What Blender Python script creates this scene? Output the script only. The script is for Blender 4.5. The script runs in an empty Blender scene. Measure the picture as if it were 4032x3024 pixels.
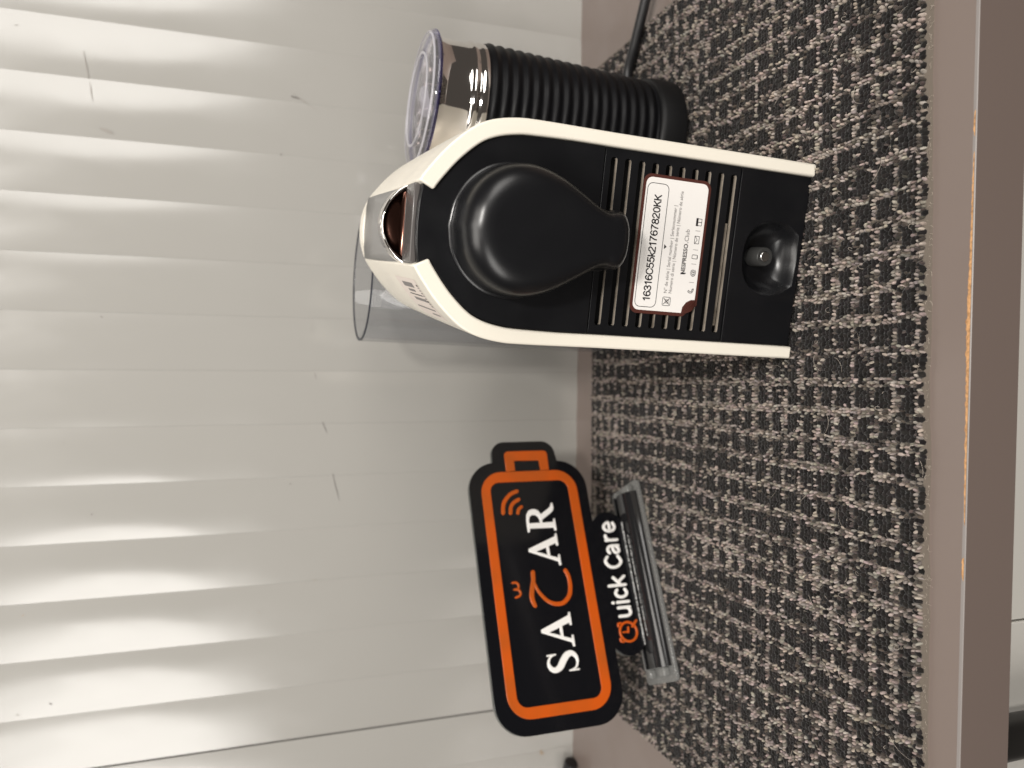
import bpy, bmesh, math, random
import numpy as np
from mathutils import Matrix, Vector, noise as mnoise

random.seed(7); np.random.seed(7)
scene = bpy.context.scene
C = scene.collection
R = math.radians

# ------------------------------------------------------------------ camera
# World: X right along the wall, Y towards the wall, Z up, z = 0 is the top of the mat's pile.
CAM_H, PITCH, YAW = 0.310, R(19.0), R(-1.7)
cd = bpy.data.cameras.new('camera'); cam = bpy.data.objects.new('camera', cd); C.objects.link(cam)
Fv = Vector((math.sin(YAW)*math.cos(PITCH), math.cos(YAW)*math.cos(PITCH), -math.sin(PITCH)))
Rv = Vector((math.cos(YAW), -math.sin(YAW), 0.0))
Dv = Fv.cross(Rv)
if Dv.z > 0: Dv = -Dv
# phone held on its side: picture right = world down, picture up = world right
m = Matrix.Identity(4)
for i in range(3):
    m[i][0], m[i][1], m[i][2] = Dv[i], Rv[i], -Fv[i]
m.translation = Vector((0, 0, CAM_H))
cam.matrix_world = m
cd.sensor_width = 36.0; cd.lens = 36.0*3028/4032
cd.clip_start = 0.01; cd.clip_end = 50
cd.dof.use_dof = True; cd.dof.focus_distance = 0.415; cd.dof.aperture_fstop = 7.5
scene.camera = cam

# ------------------------------------------------------------------ world, lamps, exposure
w = bpy.data.worlds.new('World'); scene.world = w; w.use_nodes = True
bg = w.node_tree.nodes['Background']
bg.inputs['Color'].default_value = (0.80, 0.70, 0.62, 1); bg.inputs['Strength'].default_value = 0.09

def area(name, loc, target, sx, sy, power, col):
    ld = bpy.data.lights.new(name, 'AREA'); ld.shape = 'RECTANGLE'; ld.size = sx; ld.size_y = sy
    ld.energy = power; ld.color = col
    o = bpy.data.objects.new(name, ld); C.objects.link(o); o.location = loc
    d = Vector(target)-Vector(loc)
    o.rotation_euler = d.to_track_quat('-Z', 'Y').to_euler()
    return o
# bright shop front on either side of the photographer (seen mirrored in the glossy wall)
a_ = area('shop_light_right', (2.02, -1.5, 0.88), (2.02, 0.7, 0.88), 2.4, 1.25, 46, (1.0, 0.965, 0.92)); a_.data.shape = 'ELLIPSE'
a_ = area('shop_light_left', (-2.00, -1.5, 0.80), (-2.00, 0.7, 0.80), 2.4, 1.00, 45, (1.0, 0.965, 0.92)); a_.data.shape = 'ELLIPSE'
# ceiling panel of the room
area('ceiling_light', (-0.1, -0.45, 2.0), (0.0, 0.40, 0.05), 1.4, 1.0, 29, (1.0, 0.95, 0.89))
# ceiling spot above and to the right of the photographer
a_ = area('ceiling_spot', (0.27, -0.85, 1.27), (0.08, 0.5, 0.1), 0.17, 0.17, 18.0, (1.0, 0.96, 0.91)); a_.data.shape = 'DISK'

vs = scene.view_settings
vs.view_transform = 'Standard'; vs.look = 'None'; vs.exposure = -0.09; vs.gamma = 1.0; vs.use_curve_mapping = False
scene.render.engine = 'CYCLES'
scene.cycles.use_denoising = True
scene.cycles.max_bounces = 12; scene.cycles.transmission_bounces = 10; scene.cycles.transparent_max_bounces = 12
scene.cycles.blur_glossy = 0.3

# ------------------------------------------------------------------ materials
def srgb(r, g, b):
    f = lambda c: (c/255/12.92) if c/255 <= 0.04045 else ((c/255+0.055)/1.055)**2.4
    return (f(r), f(g), f(b), 1)
MATS = {}
def mat(name, col, rough=0.5, metal=0.0, spec=0.5, trans=0.0, ior=1.5, coat=0.0):
    mt = bpy.data.materials.new(name); mt.use_nodes = True
    b = mt.node_tree.nodes['Principled BSDF']
    b.inputs['Base Color'].default_value = (*col[:3], 1)
    b.inputs['Roughness'].default_value = rough
    b.inputs['Metallic'].default_value = metal
    b.inputs['Specular IOR Level'].default_value = spec
    b.inputs['Transmission Weight'].default_value = trans
    b.inputs['IOR'].default_value = ior
    b.inputs['Coat Weight'].default_value = coat
    MATS[name] = mt
    return mt
def nodes(mt): return mt.node_tree.nodes, mt.node_tree.links, mt.node_tree.nodes['Principled BSDF']
def add_noise_rough(mt, scale, lo, hi, detail=4, stretch=(1, 1, 1), fmin=0.35, fmax=0.7):
    n, l, b = nodes(mt)
    tc = n.new('ShaderNodeTexCoord'); mp = n.new('ShaderNodeMapping'); mp.inputs['Scale'].default_value = stretch
    nz = n.new('ShaderNodeTexNoise'); nz.inputs['Scale'].default_value = scale; nz.inputs['Detail'].default_value = detail
    mr = n.new('ShaderNodeMapRange')
    for k, v in zip(('From Min', 'From Max', 'To Min', 'To Max'), (fmin, fmax, lo, hi)): mr.inputs[k].default_value = v
    l.new(tc.outputs['Object'], mp.inputs['Vector']); l.new(mp.outputs[0], nz.inputs['Vector'])
    l.new(nz.outputs['Fac'], mr.inputs['Value']); l.new(mr.outputs[0], b.inputs['Roughness'])
    return nz
def add_color_var(mt, scale, c2, fmin=0.4, fmax=0.7, detail=5, stretch=(1, 1, 1), fac=1.0):
    n, l, b = nodes(mt)
    tc = n.new('ShaderNodeTexCoord'); mp = n.new('ShaderNodeMapping'); mp.inputs['Scale'].default_value = stretch
    nz = n.new('ShaderNodeTexNoise'); nz.inputs['Scale'].default_value = scale; nz.inputs['Detail'].default_value = detail
    mr = n.new('ShaderNodeMapRange')
    for k, v in zip(('From Min', 'From Max', 'To Min', 'To Max'), (fmin, fmax, 0, fac)): mr.inputs[k].default_value = v
    mx = n.new('ShaderNodeMix'); mx.data_type = 'RGBA'
    mx.inputs['A'].default_value = b.inputs['Base Color'].default_value[:]; mx.inputs['B'].default_value = (*c2[:3], 1)
    l.new(tc.outputs['Object'], mp.inputs['Vector']); l.new(mp.outputs[0], nz.inputs['Vector'])
    l.new(nz.outputs['Fac'], mr.inputs['Value']); l.new(mr.outputs[0], mx.inputs['Factor']); l.new(mx.outputs['Result'], b.inputs['Base Color'])
def add_bump(mt, scale, strength, dist=0.0005, detail=3):
    n, l, b = nodes(mt)
    tc = n.new('ShaderNodeTexCoord'); nz = n.new('ShaderNodeTexNoise'); nz.inputs['Scale'].default_value = scale; nz.inputs['Detail'].default_value = detail
    bp = n.new('ShaderNodeBump'); bp.inputs['Strength'].default_value = strength; bp.inputs['Distance'].default_value = dist
    l.new(tc.outputs['Object'], nz.inputs['Vector']); l.new(nz.outputs['Fac'], bp.inputs['Height']); l.new(bp.outputs[0], b.inputs['Normal'])

wall_m = mat('glossy_white_panel', (0.372, 0.362, 0.338), 0.12, spec=0.85)
add_noise_rough(wall_m, 16, 0.12, 0.28, 8, (1, 1, 0.45), 0.42, 0.72)
add_bump(wall_m, 11, 0.35, 0.0008, 2)
seam_m = mat('dark_gap', (0.03, 0.03, 0.03), 0.6)
scuff_m = mat('scuff_grey', (0.14, 0.13, 0.12), 0.7)
rub_m = mat('scuff_rubbed', (0.30, 0.28, 0.255), 0.6)
spot_m = mat('stain_tan', (0.34, 0.27, 0.20), 0.6)
shelf_m = mat('taupe_laminate', (0.200, 0.160, 0.141), 0.36, spec=0.45)
add_noise_rough(shelf_m, 22, 0.30, 0.46, 5)
add_bump(shelf_m, 900, 0.08, 0.0002, 2)
edge_m = mat('edge_band_taupe', (0.148, 0.114, 0.099), 0.38)
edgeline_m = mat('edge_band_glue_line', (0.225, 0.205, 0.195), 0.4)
chip_m = mat('bare_chipboard', (0.62, 0.34, 0.15), 0.8)
add_color_var(chip_m, 500, (0.30, 0.15, 0.06))
lower_m = mat('white_cabinet_front', (0.55, 0.53, 0.49), 0.25)
blackmetal_m = mat('black_powder_coat', (0.012, 0.011, 0.010), 0.4)

cream_m = mat('cream_plastic', (0.82, 0.775, 0.675), 0.33, spec=0.5)
add_noise_rough(cream_m, 60, 0.28, 0.42, 4)
blk_m = mat('black_matt_plastic', (0.0055, 0.0057, 0.0068), 0.36, spec=0.4)
add_noise_rough(blk_m, 45, 0.30, 0.42, 5)
blk2_m = mat('black_satin_plastic', (0.0055, 0.0057, 0.0068), 0.30, spec=0.5)
add_noise_rough(blk2_m, 30, 0.26, 0.34, 4)
void_m = mat('black_void', (0.004, 0.004, 0.004), 0.8, spec=0.1)
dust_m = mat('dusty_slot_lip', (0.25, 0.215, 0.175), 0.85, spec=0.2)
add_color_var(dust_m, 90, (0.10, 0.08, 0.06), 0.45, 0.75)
chrome_m = mat('polished_chrome', (0.80, 0.77, 0.74), 0.05, metal=1.0)
steel_m = mat('polished_steel', (0.86, 0.83, 0.80), 0.06, metal=1.0)
brushed_m = mat('brushed_metal', (0.55, 0.54, 0.52), 0.28, metal=1.0)
grey_m = mat('grey_satin_plastic', (0.20, 0.195, 0.19), 0.30)
smoke_m = mat('smoked_strip', (0.10, 0.092, 0.088), 0.22)
brown_refl_m = mat('chrome_brown_reflection', (0.10, 0.048, 0.036), 0.18, metal=1.0)  # chrome handle front; the brown it reflects is put into the colour
peg_m = mat('dark_grey_plastic', (0.035, 0.035, 0.034), 0.35)
def thin_clear(name, tint, milky=0.0, milk=(0.8, 0.8, 0.8), rough=0.04, ior=1.46):
    """thin clear sheet: passes light straight through, mirrors by Fresnel, optionally a little milky."""
    mt = bpy.data.materials.new(name); mt.use_nodes = True
    n, l = mt.node_tree.nodes, mt.node_tree.links
    n.remove(n['Principled BSDF']); out = n['Material Output']
    tr = n.new('ShaderNodeBsdfTransparent'); tr.inputs['Color'].default_value = (*tint, 1)
    df = n.new('ShaderNodeBsdfDiffuse'); df.inputs['Color'].default_value = (*milk, 1)
    gl = n.new('ShaderNodeBsdfGlossy'); gl.inputs['Roughness'].default_value = rough
    lw = n.new('ShaderNodeLayerWeight'); lw.inputs['Blend'].default_value = 0.5
    pw = n.new('ShaderNodeMath'); pw.operation = 'POWER'; pw.inputs[1].default_value = 4.0
    fr_ = n.new('ShaderNodeMath'); fr_.operation = 'MULTIPLY_ADD'; fr_.inputs[1].default_value = 0.45; fr_.inputs[2].default_value = ((ior-1)/(ior+1))**2
    l.new(lw.outputs['Facing'], pw.inputs[0]); l.new(pw.outputs[0], fr_.inputs[0])
    m1 = n.new('ShaderNodeMixShader'); m1.inputs['Fac'].default_value = milky
    m2 = n.new('ShaderNodeMixShader')
    l.new(tr.outputs[0], m1.inputs[1]); l.new(df.outputs[0], m1.inputs[2])
    l.new(fr_.outputs[0], m2.inputs[0]); l.new(m1.outputs[0], m2.inputs[1]); l.new(gl.outputs[0], m2.inputs[2])
    l.new(m2.outputs[0], out.inputs['Surface']); MATS[name] = mt
    return mt
clear_m = thin_clear('clear_plastic', (0.875, 0.88, 0.89), 0.03)
clearlid_m = thin_clear('clear_lid_plastic', (0.95, 0.945, 0.97), 0.07, (0.74, 0.73, 0.75))
purple_m = thin_clear('violet_clear_rim', (0.34, 0.32, 0.58), 0.18, (0.16, 0.14, 0.32))
lidring_m = thin_clear('milky_lid_ring', (0.85, 0.85, 0.88), 0.42, (0.80, 0.79, 0.82))
rimdark_m = thin_clear('tank_rim_edge', (0.22, 0.24, 0.30), 0.15, (0.10, 0.11, 0.15))
acryl_m = mat('clear_acrylic', (0.90, 0.93, 0.92), 0.03, trans=1.0, ior=1.49)
frost_m = thin_clear('frosted_acrylic', (0.62, 0.63, 0.62), 0.34, (0.42, 0.42, 0.41), 0.15, 1.49)
rodend_m = mat('rod_end_glint', (0.55, 0.56, 0.55), 0.2)  # white painted for the light caught by the clear rod ends
sparkle_m = mat('painted_sparkle', (0.62, 0.62, 0.61), 0.18, spec=0.8)  # speckled pale colour stands in for light sparkling in the clear acrylic
add_color_var(sparkle_m, 900, (0.02, 0.02, 0.02), 0.42, 0.56, 2)
add_bump(sparkle_m, 1400, 1.0, 0.0006, 2)
rod_m = mat('dark_clear_rod', (0.012, 0.012, 0.013), 0.10, spec=0.6)  # dark colour stands in for the black panel refracted through clear rods
rubber_m = mat('black_rubber', (0.0045, 0.0045, 0.0055), 0.45, spec=0.17)
add_noise_rough(rubber_m, 80, 0.40, 0.52, 4)
base_m = mat('black_base_plastic', (0.005, 0.005, 0.0056), 0.5, spec=0.3)
cable_m = mat('black_cable', (0.012, 0.012, 0.013), 0.42)
sticker_m = mat('white_sticker', (0.84, 0.815, 0.785), 0.38)
brown_m = mat('brown_sticker_border', (0.075, 0.022, 0.016), 0.42)
ink_m = mat('black_ink', (0.016, 0.014, 0.016), 0.5)
greyink_m = mat('grey_ink', (0.20, 0.185, 0.18), 0.5)
paper_m = mat('paper_label', (0.74, 0.66, 0.60), 0.5)
acblack_m = mat('black_gloss_acrylic', (0.0045, 0.0048, 0.0065), 0.12, spec=0.5)
acedge_m = mat('acrylic_cut_edge', (0.06, 0.065, 0.06), 0.3)
orange_m = mat('orange_acrylic', (0.58, 0.092, 0.007), 0.28, spec=0.35)
add_color_var(orange_m, 26, (0.44, 0.088, 0.011), 0.4, 0.65, 2)
white_m = mat('white_acrylic', (0.88, 0.86, 0.83), 0.3)
backing_m = mat('mat_backing', (0.17, 0.145, 0.12), 0.95, spec=0.1)
fibre_m = mat('pale_fibre', (0.48, 0.42, 0.36), 0.8, spec=0.2)
# pile: colour of each yarn loop comes from its own dye
pile_m = mat('loop_pile_yarn', (0.1, 0.1, 0.1), 0.95, spec=0.12)
_n, _l, _b = nodes(pile_m)
_at = _n.new('ShaderNodeAttribute'); _at.attribute_name = 'yarn'
_l.new(_at.outputs['Color'], _b.inputs['Base Color'])
_b.inputs['Sheen Weight'].default_value = 0.15

# ------------------------------------------------------------------ helpers
def obj(name, me, mt=None, parent=None, loc=(0, 0, 0), rot=(0, 0, 0), smooth=None):
    o = bpy.data.objects.new(name, me); C.objects.link(o)
    if mt is not None and len(me.materials) == 0: me.materials.append(mt)
    o.location = loc; o.rotation_euler = rot
    if parent: o.parent = parent
    if smooth is not None: shade(me, smooth)
    return o
def shade(me, ang=35):
    for p in me.polygons: p.use_smooth = True
    bm = bmesh.new(); bm.from_mesh(me)
    for e in bm.edges:
        if len(e.link_faces) == 2 and e.calc_face_angle(0) > R(ang): e.smooth = False
    bm.to_mesh(me); bm.free()
def thing(name, label, cat, loc=(0, 0, 0), rot=(0, 0, 0), group=None):
    o = bpy.data.objects.new(name, None); C.objects.link(o)
    o.empty_display_size = 0.02; o.location = loc; o.rotation_euler = rot
    o['label'] = label; o['category'] = cat
    if group: o['group'] = group
    return o
def mesh(name, v, f, recalc=True):
    me = bpy.data.meshes.new(name); me.from_pydata([tuple(p) for p in v], [], f)
    if recalc:
        bm = bmesh.new(); bm.from_mesh(me)
        bmesh.ops.remove_doubles(bm, verts=bm.verts, dist=1e-7)
        bmesh.ops.recalc_face_normals(bm, faces=bm.faces); bm.to_mesh(me); bm.free()
    me.update(); return me
def bevel(o, wdt, seg=2, ang=40):
    md = o.modifiers.new('bevel', 'BEVEL'); md.width = wdt; md.segments = seg; md.limit_method = 'ANGLE'; md.angle_limit = R(ang)
    md.harden_normals = False
    return o
def box(name, lo, hi, mt, parent=None, bev=0.0, seg=2):
    x0, y0, z0 = lo; x1, y1, z1 = hi
    v = [(x0, y0, z0), (x1, y0, z0), (x1, y1, z0), (x0, y1, z0), (x0, y0, z1), (x1, y0, z1), (x1, y1, z1), (x0, y1, z1)]
    f = [(0, 3, 2, 1), (4, 5, 6, 7), (0, 1, 5, 4), (1, 2, 6, 5), (2, 3, 7, 6), (3, 0, 4, 7)]
    o = obj(name, mesh(name, v, f), mt, parent)
    if bev: bevel(o, bev, seg); shade(o.data, 30)
    return o
def lathe(name, prof, mt, parent=None, seg=96, smooth=35, loc=(0, 0, 0), closed=False):
    v, f = [], []
    n = len(prof)
    for k in range(seg):
        a = 2*math.pi*k/seg
        for r, z in prof: v.append((r*math.cos(a), r*math.sin(a), z))
    for k in range(seg):
        k2 = (k+1) % seg
        for i in range(n-1 if not closed else n):
            j = (i+1) % n
            f.append((k*n+i, k2*n+i, k2*n+j, k*n+j))
    me = mesh(name, v, f)
    bm = bmesh.new(); bm.from_mesh(me); bmesh.ops.dissolve_degenerate(bm, dist=1e-7, edges=bm.edges); bmesh.ops.recalc_face_normals(bm, faces=bm.faces); bm.to_mesh(me); bm.free()
    return obj(name, me, mt, parent, loc, smooth=smooth)
def catmull(pts, sub=6, cyclic=False):
    P = [np.array(p, float) for p in pts]; out = []
    n = len(P)
    rng = range(n if cyclic else n-1)
    for i in rng:
        p1, p2 = P[i], P[(i+1) % n]
        p0 = P[i-1] if (i > 0 or cyclic) else 2*p1-p2
        p3 = P[(i+2) % n] if (i+2 < n or cyclic) else 2*p2-p1
        for s in range(sub):
            t = s/sub
            out.append(0.5*((2*p1)+(-p0+p2)*t+(2*p0-5*p1+4*p2-p3)*t*t+(-p0+3*p1-3*p2+p3)*t**3))
    if not cyclic: out.append(P[-1])
    return out
def tube(name, pts, rad, mt, parent=None, seg=12, sub=8):
    Pt = [Vector(p) for p in catmull(pts, sub)]
    v, f = [], []
    up = Vector((0, 0, 1))
    for i, p in enumerate(Pt):
        d = (Pt[min(i+1, len(Pt)-1)]-Pt[max(i-1, 0)]).normalized()
        s = d.cross(up)
        s = s.normalized() if s.length > 1e-4 else Vector((1, 0, 0))
        q = s.cross(d)
        for k in range(seg):
            a = 2*math.pi*k/seg; v.append(p+(s*math.cos(a)+q*math.sin(a))*rad)
    for i in range(len(Pt)-1):
        for k in range(seg):
            f.append((i*seg+k, i*seg+(k+1) % seg, (i+1)*seg+(k+1) % seg, (i+1)*seg+k))
    f.append(tuple(range(seg))[::-1]); f.append(tuple(range((len(Pt)-1)*seg, len(Pt)*seg)))
    return obj(name, mesh(name, v, f), mt, parent, smooth=50)
def rrect(x0, x1, y0, y1, r, n=8):
    if not isinstance(r, (tuple, list)): r = (r, r, r, r)      # bl, br, tr, tl
    out = []
    for (cx, cy, a0, rr) in ((x0+r[0], y0+r[0], 180, r[0]), (x1-r[1], y0+r[1], 270, r[1]), (x1-r[2], y1-r[2], 0, r[2]), (x0+r[3], y1-r[3], 90, r[3])):
        if rr <= 0: out.append((cx, cy)); continue
        for k in range(n+1):
            a = R(a0+90*k/n); out.append((cx+rr*math.cos(a), cy+rr*math.sin(a)))
    return out
UPR = Matrix.Rotation(R(90), 4, 'X')     # drawing plane (x, y) -> upright (x, z), thickness towards -y
def poly_mesh(name, loops, thick, bev=0.0, upright=True, scale=0.001):
    """solid plate from closed loops (holes by even-odd); front face at 0, body going back by thick."""
    cu = bpy.data.curves.new(name, 'CURVE'); cu.dimensions = '2D'; cu.fill_mode = 'BOTH'
    cu.extrude = max(thick*scale/2-bev*scale, 0); cu.bevel_depth = bev*scale; cu.bevel_resolution = 1; cu.offset = -bev*scale
    for lp in loops:
        sp = cu.splines.new('POLY'); sp.points.add(len(lp)-1); sp.use_cyclic_u = True
        for i, p in enumerate(lp): sp.points[i].co = (p[0]*scale, p[1]*scale, 0, 1)
    o = bpy.data.objects.new(name, cu); C.objects.link(o)
    dg = bpy.context.evaluated_depsgraph_get(); dg.update()
    me = bpy.data.meshes.new_from_object(o.evaluated_get(dg))
    bpy.data.objects.remove(o); bpy.data.curves.remove(cu)
    me.name = name
    me.transform(Matrix.Translation((0, 0, -thick*scale/2)))
    if upright: me.transform(UPR)
    me.materials.clear()
    bm = bmesh.new(); bm.from_mesh(me); bmesh.ops.remove_doubles(bm, verts=bm.verts, dist=1e-6)
    bmesh.ops.recalc_face_normals(bm, faces=bm.faces); bm.to_mesh(me); bm.free()
    return me
def plate(name, loops, thick, mt, parent, front=0.0, bev=0.0, smooth=None):
    """upright plate in the parent's x-z plane; front face at y = -front (millimetres)."""
    me = poly_mesh(name, loops, thick, bev)
    return obj(name, me, mt, parent, (0, -front*0.001, 0), smooth=smooth)
def stroke_arrays(pts, wid, h, cham, V, F, sub=6, z0=0.0):
    """round-capped ribbon standing proud of a plane by h; coordinates in mm, appended to V, F."""
    path = catmull(pts, sub) if len(pts) > 2 else [np.array(pts[0], float), np.array(pts[1], float)]
    if isinstance(wid, (list, tuple)):
        wl = [x[0] for x in catmull([(q, 0) for q in wid], sub)]
    else: wl = [wid]*len(path)
    secs = []
    d0 = path[1]-path[0]; d0 /= np.linalg.norm(d0); d1 = path[-1]-path[-2]; d1 /= np.linalg.norm(d1)
    for k in range(4):
        a = math.pi/2*(1-k/4); r = wl[0]/2
        secs.append((path[0]-d0*r*math.sin(a), d0, max(r*math.cos(a), 0.02)))
    for i, p in enumerate(path):
        d = path[min(i+1, len(path)-1)]-path[max(i-1, 0)]; d = d/np.linalg.norm(d)
        secs.append((p, d, wl[i]/2))
    for k in range(1, 5):
        a = math.pi/2*k/4; r = wl[-1]/2
        secs.append((path[-1]+d1*r*math.sin(a), d1, max(r*math.cos(a), 0.02)))
    b = len(V)
    for p, d, r in secs:
        nrm = np.array([-d[1], d[0]]); c = min(cham, r*0.6)
        for off, z in ((-r, z0-0.5), (-r, z0+h-c), (-r+c, z0+h), (r-c, z0+h), (r, z0+h-c), (r, z0-0.5)):
            q = p+nrm*off; V.append((q[0]*.001, -z*.001, q[1]*.001))
    for i in range(len(secs)-1):
        for k in range(5): F.append((b+i*6+k, b+i*6+k+1, b+(i+1)*6+k+1, b+(i+1)*6+k))
    for e in (0, len(secs)-1):
        F.append(tuple(b+e*6+k for k in range(6)))
def glyph(name, strokes, mt, parent, h=1.6, cham=0.4, loc=(0, 0, 0)):
    V, F = [], []
    for i, (pts, wd) in enumerate(strokes): stroke_arrays(pts, wd, h+0.06*i, cham, V, F)
    me = bpy.data.meshes.new(name); me.from_pydata(V, [], F)
    bm = bmesh.new(); bm.from_mesh(me); bmesh.ops.recalc_face_normals(bm, faces=bm.faces); bm.to_mesh(me); bm.free()
    return obj(name, me, mt, parent, loc, smooth=40)
def text_mesh(name, body, x0, x1, ybase, cap, weight=0.0):
    cu = bpy.data.curves.new(name, 'FONT'); cu.body = body; cu.size = 1.0; cu.offset = weight; cu.resolution_u = 3
    o = bpy.data.objects.new(name, cu); C.objects.link(o)
    dg = bpy.context.evaluated_depsgraph_get(); dg.update()
    me = bpy.data.meshes.new_from_object(o.evaluated_get(dg))
    bpy.data.objects.remove(o); bpy.data.curves.remove(cu); me.name = name
    xs = [v.co.x for v in me.vertices]
    sx = (x1-x0)/(max(xs)-min(xs)); sy = cap/0.69; mn = min(xs)
    for v in me.vertices: v.co = ((x0+(v.co.x-mn)*sx)*.001, (ybase+v.co.y*sy)*.001, 0)
    me.transform(UPR); me.materials.clear()
    return me

# ================================================================== SETTING
# ---- wall: upright glossy slats, slightly convex, meeting in shallow creases
SL_W, SL_X0 = 0.04772, 0.2748
WALL_Y, WALL_H, Z_SH = 0.7155, 0.92, -0.006
wall = bpy.data.objects.new('wall', None); C.objects.link(wall); wall['kind'] = 'structure'
wall['label'] = 'glossy off-white wall of upright shallow slats behind the shelf'
wall.location = (0, WALL_Y, Z_SH)
def slat_mesh():
    N, h = 14, 0.00138
    v, f = [], []
    zs = [-0.01, 0.12, 0.3, 0.5, 0.7, WALL_H]
    for z in zs:
        for i in range(N+1):
            t = i/N*2-1
            v.append((t*(SL_W/2-0.00004), -h*(1-t*t), z))
        v.append((SL_W/2-0.00004, 0.012, z)); v.append((-SL_W/2+0.00004, 0.012, z))
    n = N+3
    for k in range(len(zs)-1):
        for i in range(n): f.append((k*n+i, k*n+(i+1) % n, (k+1)*n+(i+1) % n, (k+1)*n+i))
    f.append(tuple(range(n))); f.append(tuple((len(zs)-1)*n+i for i in range(n)))
    me = mesh('slat', v, f); me.materials.append(wall_m); shade(me, 30); return me
sm = slat_mesh()
for k in range(-9, 19):
    x = SL_X0-SL_W*(k+0.5)
    gap = 0.0
    if k >= 13: gap = -0.0016
    s = bpy.data.objects.new('slat', sm); C.objects.link(s); s.parent = wall; s.location = (x+gap+0.002, 0, 0)
    s.rotation_euler = (0, 0, R(random.uniform(-.35, .35)))
sx_ = SL_X0-SL_W*13+0.0012
box('joint', (sx_-0.0016, 0.003, -0.01), (sx_+0.0016, 0.014, WALL_H), seam_m, wall)
def scuff(p, q, wdt, mt, name='scuff_mark'):
    p, q = np.array(p), np.array(q); d = q-p; L = np.linalg.norm(d); d = d/L; nrm = np.array([-d[1], d[0]])
    v = []; n = 9; off = 0
    for i in range(n):
        t = i/(n-1); off += random.uniform(-.15, .15)*wdt
        hw = wdt*0.5*math.sin(math.pi*(0.06+0.88*t))**0.7*random.uniform(.6, 1.1)
        for s in (-1, 1):
            c = p+d*L*t+nrm*(s*hw+off); v.append((c[0], 0, c[1]))
    f = [(2*i, 2*i+1, 2*i+3, 2*i+2) for i in range(n-1)]
    # follow the slat's bow
    out = []
    for (x, _, z) in v:
        u = ((SL_X0-x) % SL_W)/SL_W*2-1
        out.append((x, -0.00138*(1-u*u)-0.00035, z))
    obj(name, mesh(name, out, f), mt, wall, (0, 0, -Z_SH))
scuff((.2505, .436), (.229, .4325), .0012, rub_m); scuff((.2265, .432), (.2103, .4297), .0012, rub_m)
scuff((.2336, .2736), (.2323, .266), .0012, scuff_m)
scuff((.0-.0553, .2454), (-.0658, .2409), .0007, scuff_m)
scuff((-.1026, .2362), (-.1278, .2302), .0008, scuff_m)
scuff((.0375, .255), (.025, .2541), .0006, rub_m); scuff((-.0104, .2522), (-.0173, .2511), .0006, scuff_m)
scuff((.236, .2722), (.2227, .2484), .0006, rub_m)
scuff((-.3922, .030), (-.3968, .0268), .004, spot_m, 'stain')
scuff((.19, .425), (.186, .415), .0025, rub_m)
for _ in range(16):
    x, z = random.uniform(-.33, .27), random.uniform(.2, .49)
    scuff((x, z), (x+random.uniform(-.002, .002), z+random.uniform(-.0025, .0025)), random.uniform(.0005, .0011), random.choice((scuff_m, rub_m, spot_m)), 'stain')

# ---- shelf board
YF, Z_BOT = 0.2675, -0.0375
shelf = thing('shelf', 'taupe laminate shelf board with a worn front edge under the mat', 'shelf', (0, YF, Z_SH))
ch = 0.0007
box('board', (-0.75, 0.0016, Z_BOT-Z_SH), (0.75, WALL_Y-YF+0.004, 0), shelf_m, shelf)
# front band with a small chamfer
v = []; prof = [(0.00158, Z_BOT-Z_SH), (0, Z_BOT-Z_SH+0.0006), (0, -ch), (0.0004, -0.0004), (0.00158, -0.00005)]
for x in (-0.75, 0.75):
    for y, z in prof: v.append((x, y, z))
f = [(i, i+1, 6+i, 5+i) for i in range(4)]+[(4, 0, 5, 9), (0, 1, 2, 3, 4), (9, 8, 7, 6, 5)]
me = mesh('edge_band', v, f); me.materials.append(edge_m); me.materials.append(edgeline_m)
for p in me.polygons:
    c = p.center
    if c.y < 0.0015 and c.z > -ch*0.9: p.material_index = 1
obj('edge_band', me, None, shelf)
def worn(x0, x1, wmax):
    n = int((x1-x0)/0.0009)+2; v = []
    for i in range(n):
        x = x0+(x1-x0)*i/(n-1); t = i/(n-1)
        a = math.sin(math.pi*t)**0.35
        wv = a*wmax*(0.6+0.8*abs(mnoise.noise((x*260, 3.1, 0)))+0.25*random.random())
        v.append((x, 0.00035, 0.00006)); v.append((x, 0.0004+wv, 0.00012))
    f = [(2*i, 2*i+2, 2*i+3, 2*i+1) for i in range(n-1)]
    obj('worn_edge', mesh('worn_edge', v, f), chip_m, shelf)
worn(-0.074, 0.099, 0.0014); worn(-0.012, 0.050, 0.0021); worn(-0.100, -0.089, 0.0012); worn(0.106, 0.118, 0.0010)

# ---- white front below the shelf and the black leg
lp = bpy.data.objects.new('cabinet_front', None); C.objects.link(lp)
lp['label'] = 'white panels set back below the shelf board'; lp['category'] = 'cabinet'; lp.location = (0, 0.302, -0.6)
box('panel', (-0.1372, 0, 0), (0.75, 0.018, 0.5618), lower_m, lp, 0.0008)
box('panel', (-0.75, 0, 0), (-0.1384, 0.018, 0.5618), lower_m, lp, 0.0008)
lg = thing('metal_post', 'round black metal post below the left end of the shelf', 'post', (-0.189, 0.2835, -0.6))
lathe('tube', [(0, 0.0), (0.0108, 0.0), (0.0108, 0.558), (0, 0.558)], blackmetal_m, lg, 40)
lathe('collar', [(0.0110, 0.5585), (0.0128, 0.5585), (0.0128, 0.5622), (0.0110, 0.5622)], blackmetal_m, lg, 40, closed=True)

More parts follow.
